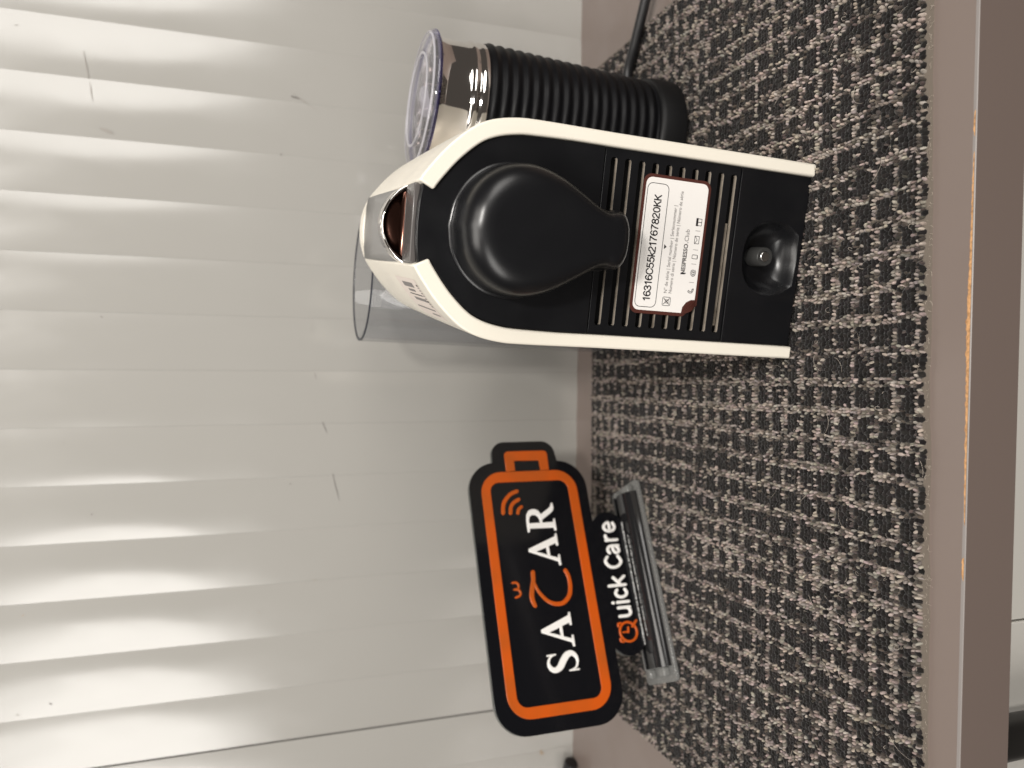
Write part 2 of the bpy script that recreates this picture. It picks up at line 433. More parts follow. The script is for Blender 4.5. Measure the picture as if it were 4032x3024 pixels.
# ================================================================== MAT
mx0, mx1, my0, my1 = -0.309, 0.283, 0.2885, 0.6725
carpet = thing('carpet_mat', 'dark loop-pile mat with a beige grid pattern lying on the shelf', 'mat', ((mx0+mx1)/2, (my0+my1)/2, Z_SH), (0, 0, R(1.2)))
mw, md_ = (mx1-mx0)/2, (my1-my0)/2
def edge_wob(x): return 0.0011*mnoise.noise((x*28, 1.7, 0))+0.0007*mnoise.noise((x*90, 5.2, 0))
def edge_wob_s(y): return 0.0012*mnoise.noise((y*30, 9.7, 0))
# backing slab with uneven border
nb = 150; top = []
for i in range(nb+1): x = -mw+2*mw*i/nb; top.append((x, -md_+edge_wob(x)))
for i in range(1, 60): y = -md_+2*md_*i/60; top.append((mw+edge_wob_s(y), y))
for i in range(nb+1): x = mw-2*mw*i/nb; top.append((x, md_+edge_wob(x+3)))
for i in range(1, 60): y = md_-2*md_*i/60; top.append((-mw+edge_wob_s(y+2), y))
n = len(top)
v = [(x, y, 0) for x, y in top]+[(x, y, 0.0030) for x, y in top]
f = [tuple(range(n))[::-1], tuple(range(n, 2*n))]+[(i, (i+1) % n, n+(i+1) % n, n+i) for i in range(n)]
obj('backing', mesh('backing', v, f), backing_m, carpet)
# pile: each yarn loop is a small bent bead
px, py = 0.00185, 0.00285
NI, NJ = int(2*mw/px), int(2*md_/py)
def bead():
    vs_ = []; fs = []
    rings = [(0.72, -0.9), (1.0, 0.0), (0.66, 0.72)]
    K = 6
    for r, z in rings:
        for k in range(K):
            a = 2*math.pi*k/K; vs_.append((r*math.cos(a), r*math.sin(a), z))
    vs_.append((0, 0, 1.05))
    for i in range(len(rings)-1):
        for k in range(K):
            a, b_ = i*K+k, i*K+(k+1) % K
            fs.append((a, b_, b_+K)); fs.append((a, b_+K, a+K))
    t = len(vs_)-1; l = (len(rings)-1)*K
    for k in range(K): fs.append((l+k, l+(k+1) % K, t))
    return np.array(vs_), np.array(fs)
bv, bf = bead()
I, J = np.meshgrid(np.arange(NI), np.arange(NJ)); I = I.ravel(); J = J.ravel(); NL = len(I)
rng = np.random.default_rng(3)
xb = -mw+(I+0.5)*px; yb = -md_+(J+0.55)*py
wob = np.array([mnoise.noise((x*9, y*13, 0)) for x, y in zip(xb, yb)])
wob2 = np.array([mnoise.noise((x*22+7, y*8, 4)) for x, y in zip(xb, yb)])
ph_i = (I+1.7*wob+0.8*wob2) % 8.8
band_i = ph_i < 3.1
ph_j = (J+0.35*wob2) % 5
band_j = ph_j < 1.75
u = rng.random(NL)
fade = np.array([mnoise.noise((x*30, y*30, 8)) for x, y in zip(xb, yb)])
p_light = np.where(band_i, 0.58, np.where(band_j, 0.54, 0.008))+np.where(band_i | band_j, 0.30*fade, 0)
light = u < p_light
mid = (~light) & (rng.random(NL) < np.where(band_i | band_j, 0.60, 0.03))
wear = np.array([mnoise.noise((x*5+11, y*5, 2)) for x, y in zip(xb, yb)])
lightness = rng.uniform(0.55, 1.35, NL)*(1+0.3*wear)
col = np.empty((NL, 4)); col[:, 3] = 1
dark = np.array((0.0130, 0.0112, 0.0106)); beige = np.array((0.275, 0.234, 0.206)); brown = np.array((0.066, 0.054, 0.047))
base = np.where(light[:, None], beige, np.where(mid[:, None], brown, dark))
col[:, :3] = base*lightness[:, None]*(1+rng.uniform(-.06, .06, (NL, 3)))
rx = px*np.where(light | mid, rng.uniform(.38, .58, NL), rng.uniform(.75, 1.05, NL))
ry = py*np.where(light | mid, rng.uniform(.36, .54, NL), rng.uniform(.7, .95, NL))
rz = np.where(light | mid, rng.uniform(.0013, .0021, NL), rng.uniform(.0010, .0013, NL))
zc = np.where(light | mid, 0.0040, 0.0034)+rng.uniform(-.0003, .0003, NL)
ang = rng.uniform(-.5, .5, NL); ca, sa = np.cos(ang), np.sin(ang)
tx, ty = rng.uniform(-.35, .35, NL), rng.uniform(-.35, .35, NL)
xx = xb+rng.normal(0, .00028, NL)+0.0016*wob; yy = yb+rng.normal(0, .00038, NL)+0.0010*wob2
ew = np.array([edge_wob(x) for x in xb]); yy = yy+np.where(J < 2, ew, 0)+np.where(J == 0, 0.0006, 0)
lx = bv[None, :, 0]*rx[:, None]*(1+rng.uniform(-.18, .18, (NL, len(bv)))); ly = bv[None, :, 1]*ry[:, None]*(1+rng.uniform(-.18, .18, (NL, len(bv)))); lz = bv[None, :, 2]*rz[:, None]
X = lx*ca[:, None]-ly*sa[:, None]+lz*tx[:, None]+xx[:, None]
Y = lx*sa[:, None]+ly*ca[:, None]+lz*ty[:, None]+yy[:, None]
Z = lz+zc[:, None]+lx*tx[:, None]*0.4
co = np.stack([X, Y, Z], -1).reshape(-1, 3)
nv = len(bv); faces = (bf[None]+(np.arange(NL)*nv)[:, None, None]).reshape(-1, 3)
me = bpy.data.meshes.new('pile')
me.vertices.add(len(co)); me.vertices.foreach_set('co', co.ravel())
me.loops.add(faces.size); me.loops.foreach_set('vertex_index', faces.ravel().astype(np.int32))
me.polygons.add(len(faces)); me.polygons.foreach_set('loop_start', (np.arange(len(faces))*3).astype(np.int32))
me.polygons.foreach_set('loop_total', np.full(len(faces), 3, np.int32))
me.update(calc_edges=True)
ca_ = me.color_attributes.new('yarn', 'FLOAT_COLOR', 'POINT')
# yarn twist: a light and a dark ply in every loop
ply = 1+0.28*np.sin(bv[None, :, 0]*3.0+bv[None, :, 2]*2.2+rng.uniform(0, 6, NL)[:, None])
vc = np.repeat(col[:, None, :], nv, 1); vc[..., :3] *= ply[..., None]
ca_.data.foreach_set('color', vc.reshape(-1).astype(np.float32))
me.polygons.foreach_set('use_smooth', np.ones(len(faces), bool))
pile = obj('pile', me, pile_m, carpet); pile['kind'] = 'stuff'
# stray fibres and curls standing out of the pile, fray along the border
V, F = [], []
def hair(p0, L, curl, rad, zlift):
    n = 9; a = random.uniform(0, 6.28); p = Vector(p0); b = len(V)
    for i in range(n):
        t = i/(n-1)
        d = Vector((math.cos(a), math.sin(a), 0)); s = Vector((-d.y, d.x, 0))
        z = zlift*math.sin(math.pi*t)
        c = p+Vector((0, 0, z))
        for k in range(3):
            q = 2*math.pi*k/3
            V.append(c+(s*math.cos(q)+Vector((0, 0, 1))*math.sin(q))*rad*(1-0.5*t))
        p = p+d*(L/n); a += curl*random.uniform(.5, 1.4)
    for i in range(n-1):
        for k in range(3):
            F.append((b+i*3+k, b+i*3+(k+1) % 3, b+(i+1)*3+(k+1) % 3, b+(i+1)*3+k))
for _ in range(620):
    x, y = random.uniform(-mw, mw), random.uniform(-md_, md_)
    if random.random() < .75: hair((x, y, 0.0056), random.uniform(.003, .006), random.choice((-1, 1))*random.uniform(.4, .9), 0.00010, random.uniform(.0006, .0018))
    else: hair((x, y, 0.0058), random.uniform(.008, .018), random.choice((-1, 1))*random.uniform(.05, .3), 0.00008, random.uniform(.0004, .0012))
for _ in range(380):
    x = random.uniform(-mw, mw); y = -md_+edge_wob(x)+random.uniform(-.0006, .0006)
    hair((x, y, random.uniform(.0010, .0034)), random.uniform(.0015, .0034), random.choice((-1, 1))*random.uniform(.1, .5), 0.00008, random.uniform(0, .0006))
for _ in range(200):
    y = random.uniform(-md_, md_)
    hair((-mw+edge_wob_s(y+2), y, random.uniform(.001, .0035)), random.uniform(.002, .004), random.choice((-1, 1))*random.uniform(.1, .5), 0.00012, .0004)
me = bpy.data.meshes.new('stray_fibre'); me.from_pydata([tuple(q) for q in V], [], F)
fo = obj('stray_fibre', me, fibre_m, carpet); fo['kind'] = 'stuff'

# ================================================================== COFFEE MACHINE
# local frame: x right, y into the machine, z up; front face of the shell at y = 0
cm = thing('coffee_machine', 'cream and black capsule coffee machine with a serial number sticker', 'coffee machine',
           (0.0602, 0.3757, -0.0010), (0, R(2.0), R(-8.0)))
HALF = [(57, 0), (57, 60), (57, 130), (57.3, 172), (56.6, 186), (54.0, 198), (49.2, 207.6), (40.0, 218), (30.2, 226.2), (20.6, 232.6), (10, 236.2), (0, 237.2)]
hp = [HALF[0], (57, 30), HALF[1], (57, 95), HALF[2]]+[tuple(p) for p in catmull(HALF[2:], 4)[1:]]
right_p = [np.array(p, float) for p in hp]
full_p = right_p+[np.array((-p[0], p[1])) for p in right_p[-2::-1]]
def normals(P):
    out = []
    for i in range(len(P)):
        d = P[min(i+1, len(P)-1)]-P[max(i-1, 0)]; d = d/np.linalg.norm(d); out.append(np.array((d[1], -d[0])))
    return out
nr = normals(full_p)
def thick_at(p): return 7.2 if p[1] < 150 else 7.2+1.4*min(1, (p[1]-150)/50)
inner_p = [p-q*thick_at(p) for p, q in zip(full_p, nr)]
SD, SLOT_D, SLOT_U = 172.0, 155.0, 20.7
deps = [0, 12, 40, 70, 100, SLOT_D, SD]
taper = lambda d: 1.0-0.030*(d/SD)**2
def shell_pt(i, d, which, off=0.0):
    p = (full_p[i]+nr[i]*off) if which else inner_p[i]
    return (p[0]*taper(d)*.001, d*.001, p[1]*.001)
V, F, idx = [], [], {}
def vid(i, j, wch):
    k = (i, j, wch)
    if k not in idx: idx[k] = len(V); V.append(shell_pt(i, deps[j], wch))
    return idx[k]
nI, nJ = len(full_p)-1, len(deps)-1
def cell(i, j):
    if i < 0 or j < 0 or i >= nI or j >= nJ: return False
    um = abs((full_p[i][0]+full_p[i+1][0])/2)
    return not (um < SLOT_U-0.3 and deps[j+1] <= SLOT_D)
for i in range(nI):
    for j in range(nJ):
        if not cell(i, j): continue
        F.append((vid(i, j, 1), vid(i, j+1, 1), vid(i+1, j+1, 1), vid(i+1, j, 1)))
        F.append((vid(i, j, 0), vid(i+1, j, 0), vid(i+1, j+1, 0), vid(i, j+1, 0)))
        if not cell(i-1, j): F.append((vid(i, j, 1), vid(i, j, 0), vid(i, j+1, 0), vid(i, j+1, 1)))
        if not cell(i+1, j): F.append((vid(i+1, j, 1), vid(i+1, j+1, 1), vid(i+1, j+1, 0), vid(i+1, j, 0)))
        if not cell(i, j-1): F.append((vid(i, j, 1), vid(i+1, j, 1), vid(i+1, j, 0), vid(i, j, 0)))
        if not cell(i, j+1): F.append((vid(i, j+1, 1), vid(i, j+1, 0), vid(i+1, j+1, 0), vid(i+1, j+1, 1)))
sh = obj('shell', mesh('shell', V, F), cream_m, cm); bevel(sh, 0.0011, 3, 50); shade(sh.data, 35)
# black upper face, following the inside of the shell
def inner_half(v0, v1, g=0.35):
    out = []
    for p, q in zip(inner_p, nr):
        if p[0] >= -1e-6 and v0 <= p[1] <= v1: out.append((p[0]-q[0]*g, p[1]-q[1]*g))
    return out
iw = 57-7.2-0.35
ih = [p for p in inner_half(134.6, 400)]
arch = [(iw, 134.2)]+[p for p in ih if p[0] > 20.2]+[(19.6, 228.6), (19.6, 230.2), (10, 231.4), (0, 231.8)]
arch_full = arch+[(-x, y) for x, y in arch[-2::-1]]
plate('face_panel', [arch_full], 6, blk_m, cm, -2.2, 0.5)
# pear-shaped brew head cover standing proud of the face
PH = [(0, 214.8), (12.6, 212.4), (23.2, 205.8), (30.6, 195.4), (33.2, 183.6), (32.2, 173.6), (28.8, 164), (23.8, 155.2), (18.8, 147.6), (15.8, 142.2), (15.0, 138.0), (15.6, 133.6), (14.4, 129.2), (8.4, 126.2), (0, 125.4)]
hp2 = catmull(PH, 4)
pear = [np.array(p) for p in hp2]+[np.array((-p[0], p[1])) for p in hp2[-2:0:-1]]
def inset(P, d):
    """move every outline point towards the pear's spine, less where the pear is narrow."""
    out = []
    for p in P:
        sp = np.array((0.0, min(max(p[1], 141.0), 184.0))); q = sp-p; L = np.linalg.norm(q)
        out.append(p+q/L*d*min(1.0, L/33.2))
    return out
V, F = [], []
prof = [(-1.7, 0), (-1.7, 0.9), (-1.3, 1.4), (0.0, 1.7), (0.0, 6), (0.2, 13), (0.8, 18.0), (2.0, 21.6), (3.8, 24.6), (6.2, 26.9), (9.2, 28.5), (12.6, 29.3), (16.0, 29.6)]
n = len(pear)
for ins, e in prof:
    Q = inset(pear, ins)
    V += [((q[0]+0.6)*.001, (2.6-e)*.001, q[1]*.001) for q in Q]
for k in range(len(prof)-1):
    for i in range(n): F.append((k*n+i, k*n+(i+1) % n, (k+1)*n+(i+1) % n, (k+1)*n+i))
F.append(tuple(range((len(prof)-1)*n, len(prof)*n)))
obj('brew_head_cover', mesh('brew_head_cover', V, F), blk2_m, cm, smooth=60)
# vent panel with ten real slots
slots = []
for k in range(10):
    vc_ = 128.3-8.32*k
    slots.append(rrect(-44.6, 45.0, vc_-1.75, vc_+1.75, 1.6, 4))
me = poly_mesh('vent_panel', [[(-iw, 49.0), (iw, 49.0), (iw, 133.6), (-iw, 133.6)]]+slots, 2.7, 0.25)
me.materials.append(blk_m); me.materials.append(dust_m)
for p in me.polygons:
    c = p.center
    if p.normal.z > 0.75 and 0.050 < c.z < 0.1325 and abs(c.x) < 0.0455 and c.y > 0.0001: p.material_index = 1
obj('vent_panel', me, None, cm, (0, 0.0027, 0))
bk = box('vent_backing', (-.049, .0066, .0492), (.049, .012, .1334), void_m, cm)
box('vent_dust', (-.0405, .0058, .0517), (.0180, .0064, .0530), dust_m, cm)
# lower panel with the dished socket
rec = [(0, 41.2), (9, 39.8), (16.5, 35.2), (20.6, 27.5), (21.4, 20), (20.2, 13), (16.6, 7.0), (14.6, 4.4), (0, 3.6)]
rc = [tuple(p) for p in catmull(rec[:7], 4)]+[rec[7], rec[8]]
rec_full = [np.array(p) for p in rc]+[np.array((-p[0], p[1])) for p in rc[-2:0:-1]]
rec_full = [p+np.array((0.9, 0)) for p in rec_full]
plate('foot_panel', [[(-iw, 1.2), (iw, 1.2), (iw, 48.4), (-iw, 48.4)], [tuple(p) for p in rec_full]], 4.0, blk_m, cm, -2.4, 0.3)
V, F = [], []; n = len(rec_full); cc = np.array((0.9, 23.5))
for s, dp in [(1.0, 2.7), (0.96, 3.6), (0.90, 5.8), (0.82, 8.6), (0.72, 11.2), (0.58, 13.2), (0.4, 14.3), (0.15, 14.6)]:
    for p in rec_full:
        q = cc+(p-cc)*s; V.append((q[0]*.001, dp*.001, q[1]*.001))
for k in range(7):
    for i in range(n): F.append((k*n+i, k*n+(i+1) % n, (k+1)*n+(i+1) % n, (k+1)*n+i))
F.append(tuple(range(7*n, 8*n)))
obj('socket_dish', mesh('socket_dish', V, F), blk2_m, cm, smooth=70)
peg = lathe('socket_peg', [(0, -0.0006), (0.0030, -0.0006), (0.0032, 0.0), (0.0050, 0.0), (0.0055, -0.0006), (0.0056, -0.012)], peg_m, cm, 48, 40, (0.0015, 0.0019, 0.0262))
peg.rotation_euler = (R(90), 0, 0)
tip = lathe('metal_tip', [(0, 0.0002), (0.0026, 0.0002), (0.0029, -0.0001), (0.0029, -0.0008)], brushed_m, peg, 40, 40)
# sticker
LX, LY, LW, LH = 1.4, 88.6, 75.6, 42.4
st = bpy.data.objects.new('serial_sticker', None); C.objects.link(st); st.parent = cm; st.location = (LX*.001, 0.0027, LY*.001)
st.rotation_euler = (0, R(0.3), 0)
st['label'] = 'white serial number sticker with brown border and a lifting corner'
hw, hh = LW/2, LH/2
lb = [(-hw+7.6, -hh), ]
brown_l = [p for p in rrect(-hw, hw, -hh, hh, (0.01, 4.6, 4.6, 4.6), 6)][7:]
brown_l = [(-hw, -hh+8.4), (-hw+6.8, -hh)]+brown_l
plate('border', [brown_l], 0.22, brown_m, st, 0.22)
white_l = [p for p in rrect(-hw+1.9, hw-1.7, -hh+1.7, hh-1.7, (0.01, 3.6, 3.6, 3.6), 6)][7:]
white_l = [(-hw+1.9, -hh+9.6), (-hw+5.2, -hh+9.2), (-hw+8.2, -hh+7.0), (-hw+9.6, -hh+4.2), (-hw+9.8, -hh+1.7)]+white_l
plate('face', [white_l], 0.12, sticker_m, st, 0.36)
def ring(x0, x1, y0, y1, r, t): return [rrect(x0, x1, y0, y1, r, 5), rrect(x0+t, x1-t, y0+t, y1-t, max(r-t, .01), 5)]
def ink(loops, mt=ink_m, name='print'):
    return plate(name, loops, 0.05, mt, st, 0.46)
ink(ring(-hw+3.6, hw-4.6, 5.2, 18.6, 3.2, 0.32))
def printed(body, x0, x1, yb_, cap, wt=0.0, mt=ink_m):
    o = obj('print', text_mesh('print', body, x0, x1, yb_, cap, wt), mt, st, (0, -0.00046, 0)); return o
NUM = {
 '1': [[(.08, .76), (.30, .98)], [(.32, 1), (.32, 0)]],
 '6': [[(.56, .86), (.40, 1.0), (.18, .92), (.05, .62), (.05, .30), (.18, .05), (.36, 0), (.55, .10), (.60, .32), (.52, .54), (.34, .60), (.14, .50), (.05, .34)]],
 '3': [[(.06, .80), (.20, .98), (.42, .98), (.56, .80), (.46, .60), (.28, .53)], [(.28, .53), (.50, .46), (.60, .26), (.48, .04), (.26, 0), (.06, .12), (.02, .24)]],
 'C': [[(.72, .74), (.60, .94), (.40, 1.0), (.16, .88), (.04, .50), (.16, .12), (.40, 0), (.62, .08), (.74, .30)]],
 '5': [[(.54, .98), (.14, .98)], [(.14, .98), (.08, .52)], [(.08, .52), (.30, .64), (.52, .54), (.60, .32), (.48, .06), (.26, 0), (.04, .14)]],
 'k': [[(.06, 1), (.06, 0)], [(.46, .68), (.08, .30)], [(.20, .42), (.50, 0)]],
 '2': [[(.05, .74), (.14, .94), (.34, 1.0), (.54, .90), (.56, .68), (.40, .46), (.16, .24), (.04, .02)], [(.04, 0), (.60, 0)]],
 '7': [[(.04, .98), (.60, .98)], [(.60, .96), (.40, .66), (.27, .34), (.22, 0)]],
 '8': [[(.32, .54), (.12, .66), (.10, .86), (.32, 1.0), (.54, .86), (.52, .66), (.32, .54), (.08, .40), (.06, .14), (.32, 0), (.58, .14), (.56, .40), (.32, .54)]],
 '0': [[(.32, 1.0), (.12, .86), (.05, .50), (.12, .14), (.32, 0), (.52, .14), (.59, .50), (.52, .86), (.32, 1.0)]],
 'K': [[(.07, 1), (.07, 0)], [(.62, 1), (.09, .40)], [(.26, .58), (.64, 0)]],
}
ADV = {'1': .60, 'C': .86, 'k': .60, 'K': .78}
SER = '16316C55k21767820KK'
tot = sum(ADV.get(c, .74) for c in SER); fx = (27.4+30.6)/tot; cx = -30.6
for c in SER:
    V, F = [], []
    for q_, st_ in enumerate(NUM[c]):
        stroke_arrays([(cx+p[0]*fx, 9.5+p[1]*4.0) for p in st_], 0.70, 0.05+0.012*q_, 0.01, V, F, 4)
    me = bpy.data.meshes.new('print'); me.from_pydata(V, [], F)
    obj('print', me, ink_m, st, (0, -0.00041, 0)); cx += ADV.get(c, .74)*fx
ink([[(-1.5, 4.2), (1.1, 4.2), (-0.2, 2.6)]])
printed('N° de série | Serial number | Seriennummer |', -25.4, 22.6, -0.9, 2.0, 0.004, greyink_m)
printed('Numero di serie | Número de serie | Número de série', -25.4, 30.6, -3.9, 2.0, 0.004, greyink_m)
printed('NESPRESSO', -14.2, 2.6, -10.7, 2.5, 0.020)
ink([[(-14.6, -8.3), (-13.3, -8.3), (-13.3, -11.6), (-13.9, -11.3), (-13.9, -8.8)]])
ink([rrect(3.1, 3.6, -10.7, -10.2, 0.2, 3)])
printed('Club', 4.0, 10.6, -10.7, 2.6, 0.0, greyink_m)
# pictograms
ink(ring(-32.6, -27.6, -3.9, 1.3, 0.8, 0.28))
def line(a, b, wd=0.3):
    a, b = np.array(a, float), np.array(b, float); d = (b-a)/np.linalg.norm(b-a); q = np.array((-d[1], d[0]))*wd/2
    return [tuple(a+q), tuple(b+q), tuple(b-q), tuple(a-q)]
ink([line((-31.8, .6), (-28.4, -3.2), .35)]); o = ink([line((-28.4, .6), (-31.8, -3.2), .35)]); o.location.y -= .00003
o = ink(ring(-31.2, -29.0, -2.7, -.4, .3, .25), greyink_m); o.location.y += .00003
o = ink([line((-30.5, -.5), (-30.5, -2.6), .2), line((-29.7, -.5), (-29.7, -2.6), .2)], greyink_m); o.location.y += .00003
yi = -16.0
for xs in (-18.3, -8.0, -0.1, 10.4): ink([line((xs, yi-1.5), (xs, yi+1.7), .22)], greyink_m)
ph = catmull([(-23.6, yi+1.9), (-24.4, yi+.6), (-24.2, yi-.9), (-22.6, yi-1.9), (-21.6, yi-1.6), (-22.2, yi-.7), (-23.2, yi-.6), (-23.3, yi+.5), (-22.7, yi+1.2)], 4, True)
phi = catmull([(-23.6, yi+1.5), (-24.1, yi+.6), (-23.9, yi-.7), (-22.5, yi-1.6), (-22.2, yi-1.5), (-22.5, yi-1.0), (-23.4, yi-.9), (-23.6, yi+.5), (-23.2, yi+1.2)], 4, True)
ink([[tuple(p) for p in ph], [tuple(p) for p in phi]])
printed('@', -15.0, -11.0, yi-1.1, 2.5, 0.006)
ink(ring(-5.2, -2.8, yi-1.9, yi+1.9, .5, .28)); ink([line((-4.5, yi-1.45), (-3.5, yi-1.45), .22)])
ink(ring(3.2, 7.6, yi-1.5, yi+1.6, .3, .28)); ink([line((3.5, yi+1.2), (5.4, yi-.2), .26)]); o = ink([line((7.3, yi+1.2), (5.4, yi-.2), .26)]); o.location.y -= .00003
ink(ring(13.2, 17.2, yi-1.8, yi+1.0, .2, .28)); o = ink([rrect(13.0, 17.4, yi+.6, yi+1.9, .2, 2)]); o.location.y -= .00003
ink([line((15.2, yi-1.6), (15.2, yi+.5), .3)])
# lifted corner of the sticker
V = []; n = 8
for i in range(n+1):
    t = i/n
    a = np.array((-hw+1.6, -hh+9.7))*(1-t)+np.array((-hw+9.9, -hh+1.4))*t
    b_ = a+np.array((-1.9, -2.2))*(math.sin(math.pi*t)*0.25+0.75)*math.sin(math.pi*(0.08+.84*t))
    c = (a+b_)/2+np.array((1.4, 1.6))*math.sin(math.pi*t)
    V += [(a[0]*.001, -.00045, a[1]*.001), (c[0]*.001, -.0019*math.sin(math.pi*t)-.0006, c[1]*.001), (b_[0]*.001, -.0010*math.sin(math.pi*t)-.0005, b_[1]*.001)]
F = [(3*i+k, 3*i+3+k, 3*i+4+k, 3*i+1+k) for i in range(n) for k in (0, 1)]
obj('lifted_corner', mesh('lifted_corner', V, F), brown_m, st, smooth=80)
# slider opening on top: smoked strip, chrome handle with its brown reflection painted in, grey cover
box('slider_strip', (-.0200, .0086, .2285), (.0200, .0272, .2332), smoke_m, cm, .0006)
box('slider_gap', (-.0198, .0275, .2240), (.0198, .0330, .2318), void_m, cm)
def arc_seg(wd, ht, n=20):
    r = (wd*wd/4+ht*ht)/(2*ht); a0 = math.asin(min(1, wd/2/r))
    return [(r*math.sin(-a0+2*a0*i/n), r*math.cos(-a0+2*a0*i/n)-(r-ht)) for i in range(n+1)]
ar = arc_seg(38.6, 11.8)
# concave mirrored front of the slider handle
V, F = [], []; n = len(ar)
for s, dp in [(0.93, 0), (0.82, 0.8), (0.6, 1.4), (0.35, 1.8), (0.08, 1.9)]:
    for x, y in ar: V.append((x*s*.001, dp*.001, (3.0*(1-s)+y*s)*.001))
for k in range(4):
    for i in range(n-1): F.append((k*n+i, k*n+i+1, (k+1)*n+i+1, (k+1)*n+i))
    F.append(((k+1)*n-1, k*n, (k+1)*n, (k+2)*n-1))
F.append(tuple(range(4*n, 5*n)))
hd = obj('slider_handle', mesh('slider_handle', V, F), brown_refl_m, cm, (0, .0318, .2322), smooth=60)
V, F = [], []
rimp = [(0.925, .1), (0.94, -.5), (1.0, -.9), (1.06, -.6), (1.10, .5), (1.11, 6.0), (1.08, 11.5), (0.98, 14.0)]
for s, dp in rimp:
    for x, y in ar: V.append((x*min(s, 1.045)*.001, dp*.001, (y*s-(s-1)*2)*.001))
for k in range(len(rimp)-1):
    for i in range(n-1): F.append((k*n+i, k*n+i+1, (k+1)*n+i+1, (k+1)*n+i))
obj('handle_rim', mesh('handle_rim', V, F), chrome_m, hd, smooth=60)
for k in range(11):
    a = -0.62+k*0.055
    r_ = (38.6**2/4+11.8**2)/(2*11.8)
    g = box('grip_rib', (-.00045, .0030, 0), (.00045, .0090, .0007), grey_m, hd)
    g.location = (r_*1.02*math.sin(a)*.001, 0, (r_*1.05*math.cos(a)-(r_-11.8)-.2)*.001+.0002); g.rotation_euler = (0, a, 0)
V, F = [], []
for d, z in [(.046, .2310), (.080, .2326), (.120, .2340), (.1560, .2346)]:
    for i in range(9):
        u_ = -20.3+40.6*i/8; V.append((u_*.001, d, z+.0016*(1-(u_/20.3)**2)))
for k in range(3):
    for i in range(8): F.append((k*9+i, k*9+i+1, (k+1)*9+i+1, (k+1)*9+i))
gp = obj('slider_cover', mesh('slider_cover', V, F), grey_m, cm, smooth=60)
md = gp.modifiers.new('solid', 'SOLIDIFY'); md.thickness = .0015; md.offset = -1
# body core behind the panels, foot and tank
box('body_core', (-.0490, .0172, .0020), (.0490, .1580, .2050), void_m, cm)
box('foot_plate', (-.0440, .1730, .0006), (.0440, .2380, .0150), blk_m, cm, .003, 3)
tankc = (-.0340, .2270, 0)
tk = lathe('water_tank', [(0.0, .0165), (.0440, .0165), (.0475, .0195), (.0492, .0260), (.0500, .1200), (.0504, .2244), (.0500, .2250), (.0486, .2250), (.0482, .2244), (.0478, .1200), (.0471, .0265), (.0455, .0225), (.0425, .0198), (0, .0196)], clear_m, cm, 96, 40, tankc)
lathe('tank_rim', [(.0487, .2248), (.0503, .2248), (.0503, .2258), (.0487, .2258)], rimdark_m, tk, 96, 40, closed=True)
lathe('tank_foot', [(.0, .0005), (.0450, .0005), (.0455, .0015), (.0455, .0120), (.0445, .0155), (0, .0160)], clearlid_m, tk, 80, 40)
# paper label on the left shoulder
ia = [i for i in range(len(full_p)) if full_p[i][0] < -22 and full_p[i][0] > -44]
sl = bpy.data.objects.new('shoulder_label', None); C.objects.link(sl); sl.parent = cm
sl['label'] = 'small white paper label with printed lines on the left shoulder'
def sh_map(t, d, off):
    """t in mm measured along the left shoulder from u = -22 outwards."""
    L = 0; pts = [full_p[i] for i in range(len(full_p)) if full_p[i][0] <= -20]
    ns = [nr[i] for i in range(len(full_p)) if full_p[i][0] <= -20]
    for a, b_, na, nb_ in zip(pts, pts[1:], ns, ns[1:]):
        s = np.linalg.norm(b_-a)
        if L+s >= t:
            k = (t-L)/s; p = a+(b_-a)*k+(na+(nb_-na)*k)*off
            return (p[0]*taper(d)*.001, d*.001, p[1]*.001)
        L += s
    p = pts[-1]; return (p[0]*.001, d*.001, p[1]*.001)
def sh_patch(name, t0, t1, d0, d1, off, mt, skew=0.0):
    V, F = [], []; n = 6
    for i in range(n+1):
        t = t0+(t1-t0)*i/n
        for d in (d0, d1): V.append(sh_map(t, d+skew*(t-t0), off))
    for i in range(n): F.append((2*i, 2*i+1, 2*i+3, 2*i+2))
    obj(name, mesh(name, V, F), mt, sl)
sh_patch('paper', 9, 38, 20, 76, 0.12, paper_m)
sh_patch('print', 12, 15.2, 34, 62, 0.2, greyink_m); sh_patch('print', 16.6, 18.2, 38, 56, 0.2, greyink_m)
sh_patch('print', 19.8, 20.5, 27, 60, 0.2, ink_m); sh_patch('print', 22.4, 24.6, 26, 56, 0.2, greyink_m)
sh_patch('print', 30.0, 31.2, 26, 70, 0.2, greyink_m); sh_patch('print', 34.0, 35.2, 26, 44, 0.2, greyink_m)
for k in range(9):
    t = 12.6+k*1.75; sh_patch('print', t, t+random.uniform(.6, 1.3), 21.4, 25.0, 0.2, greyink_m if k % 3 else ink_m)

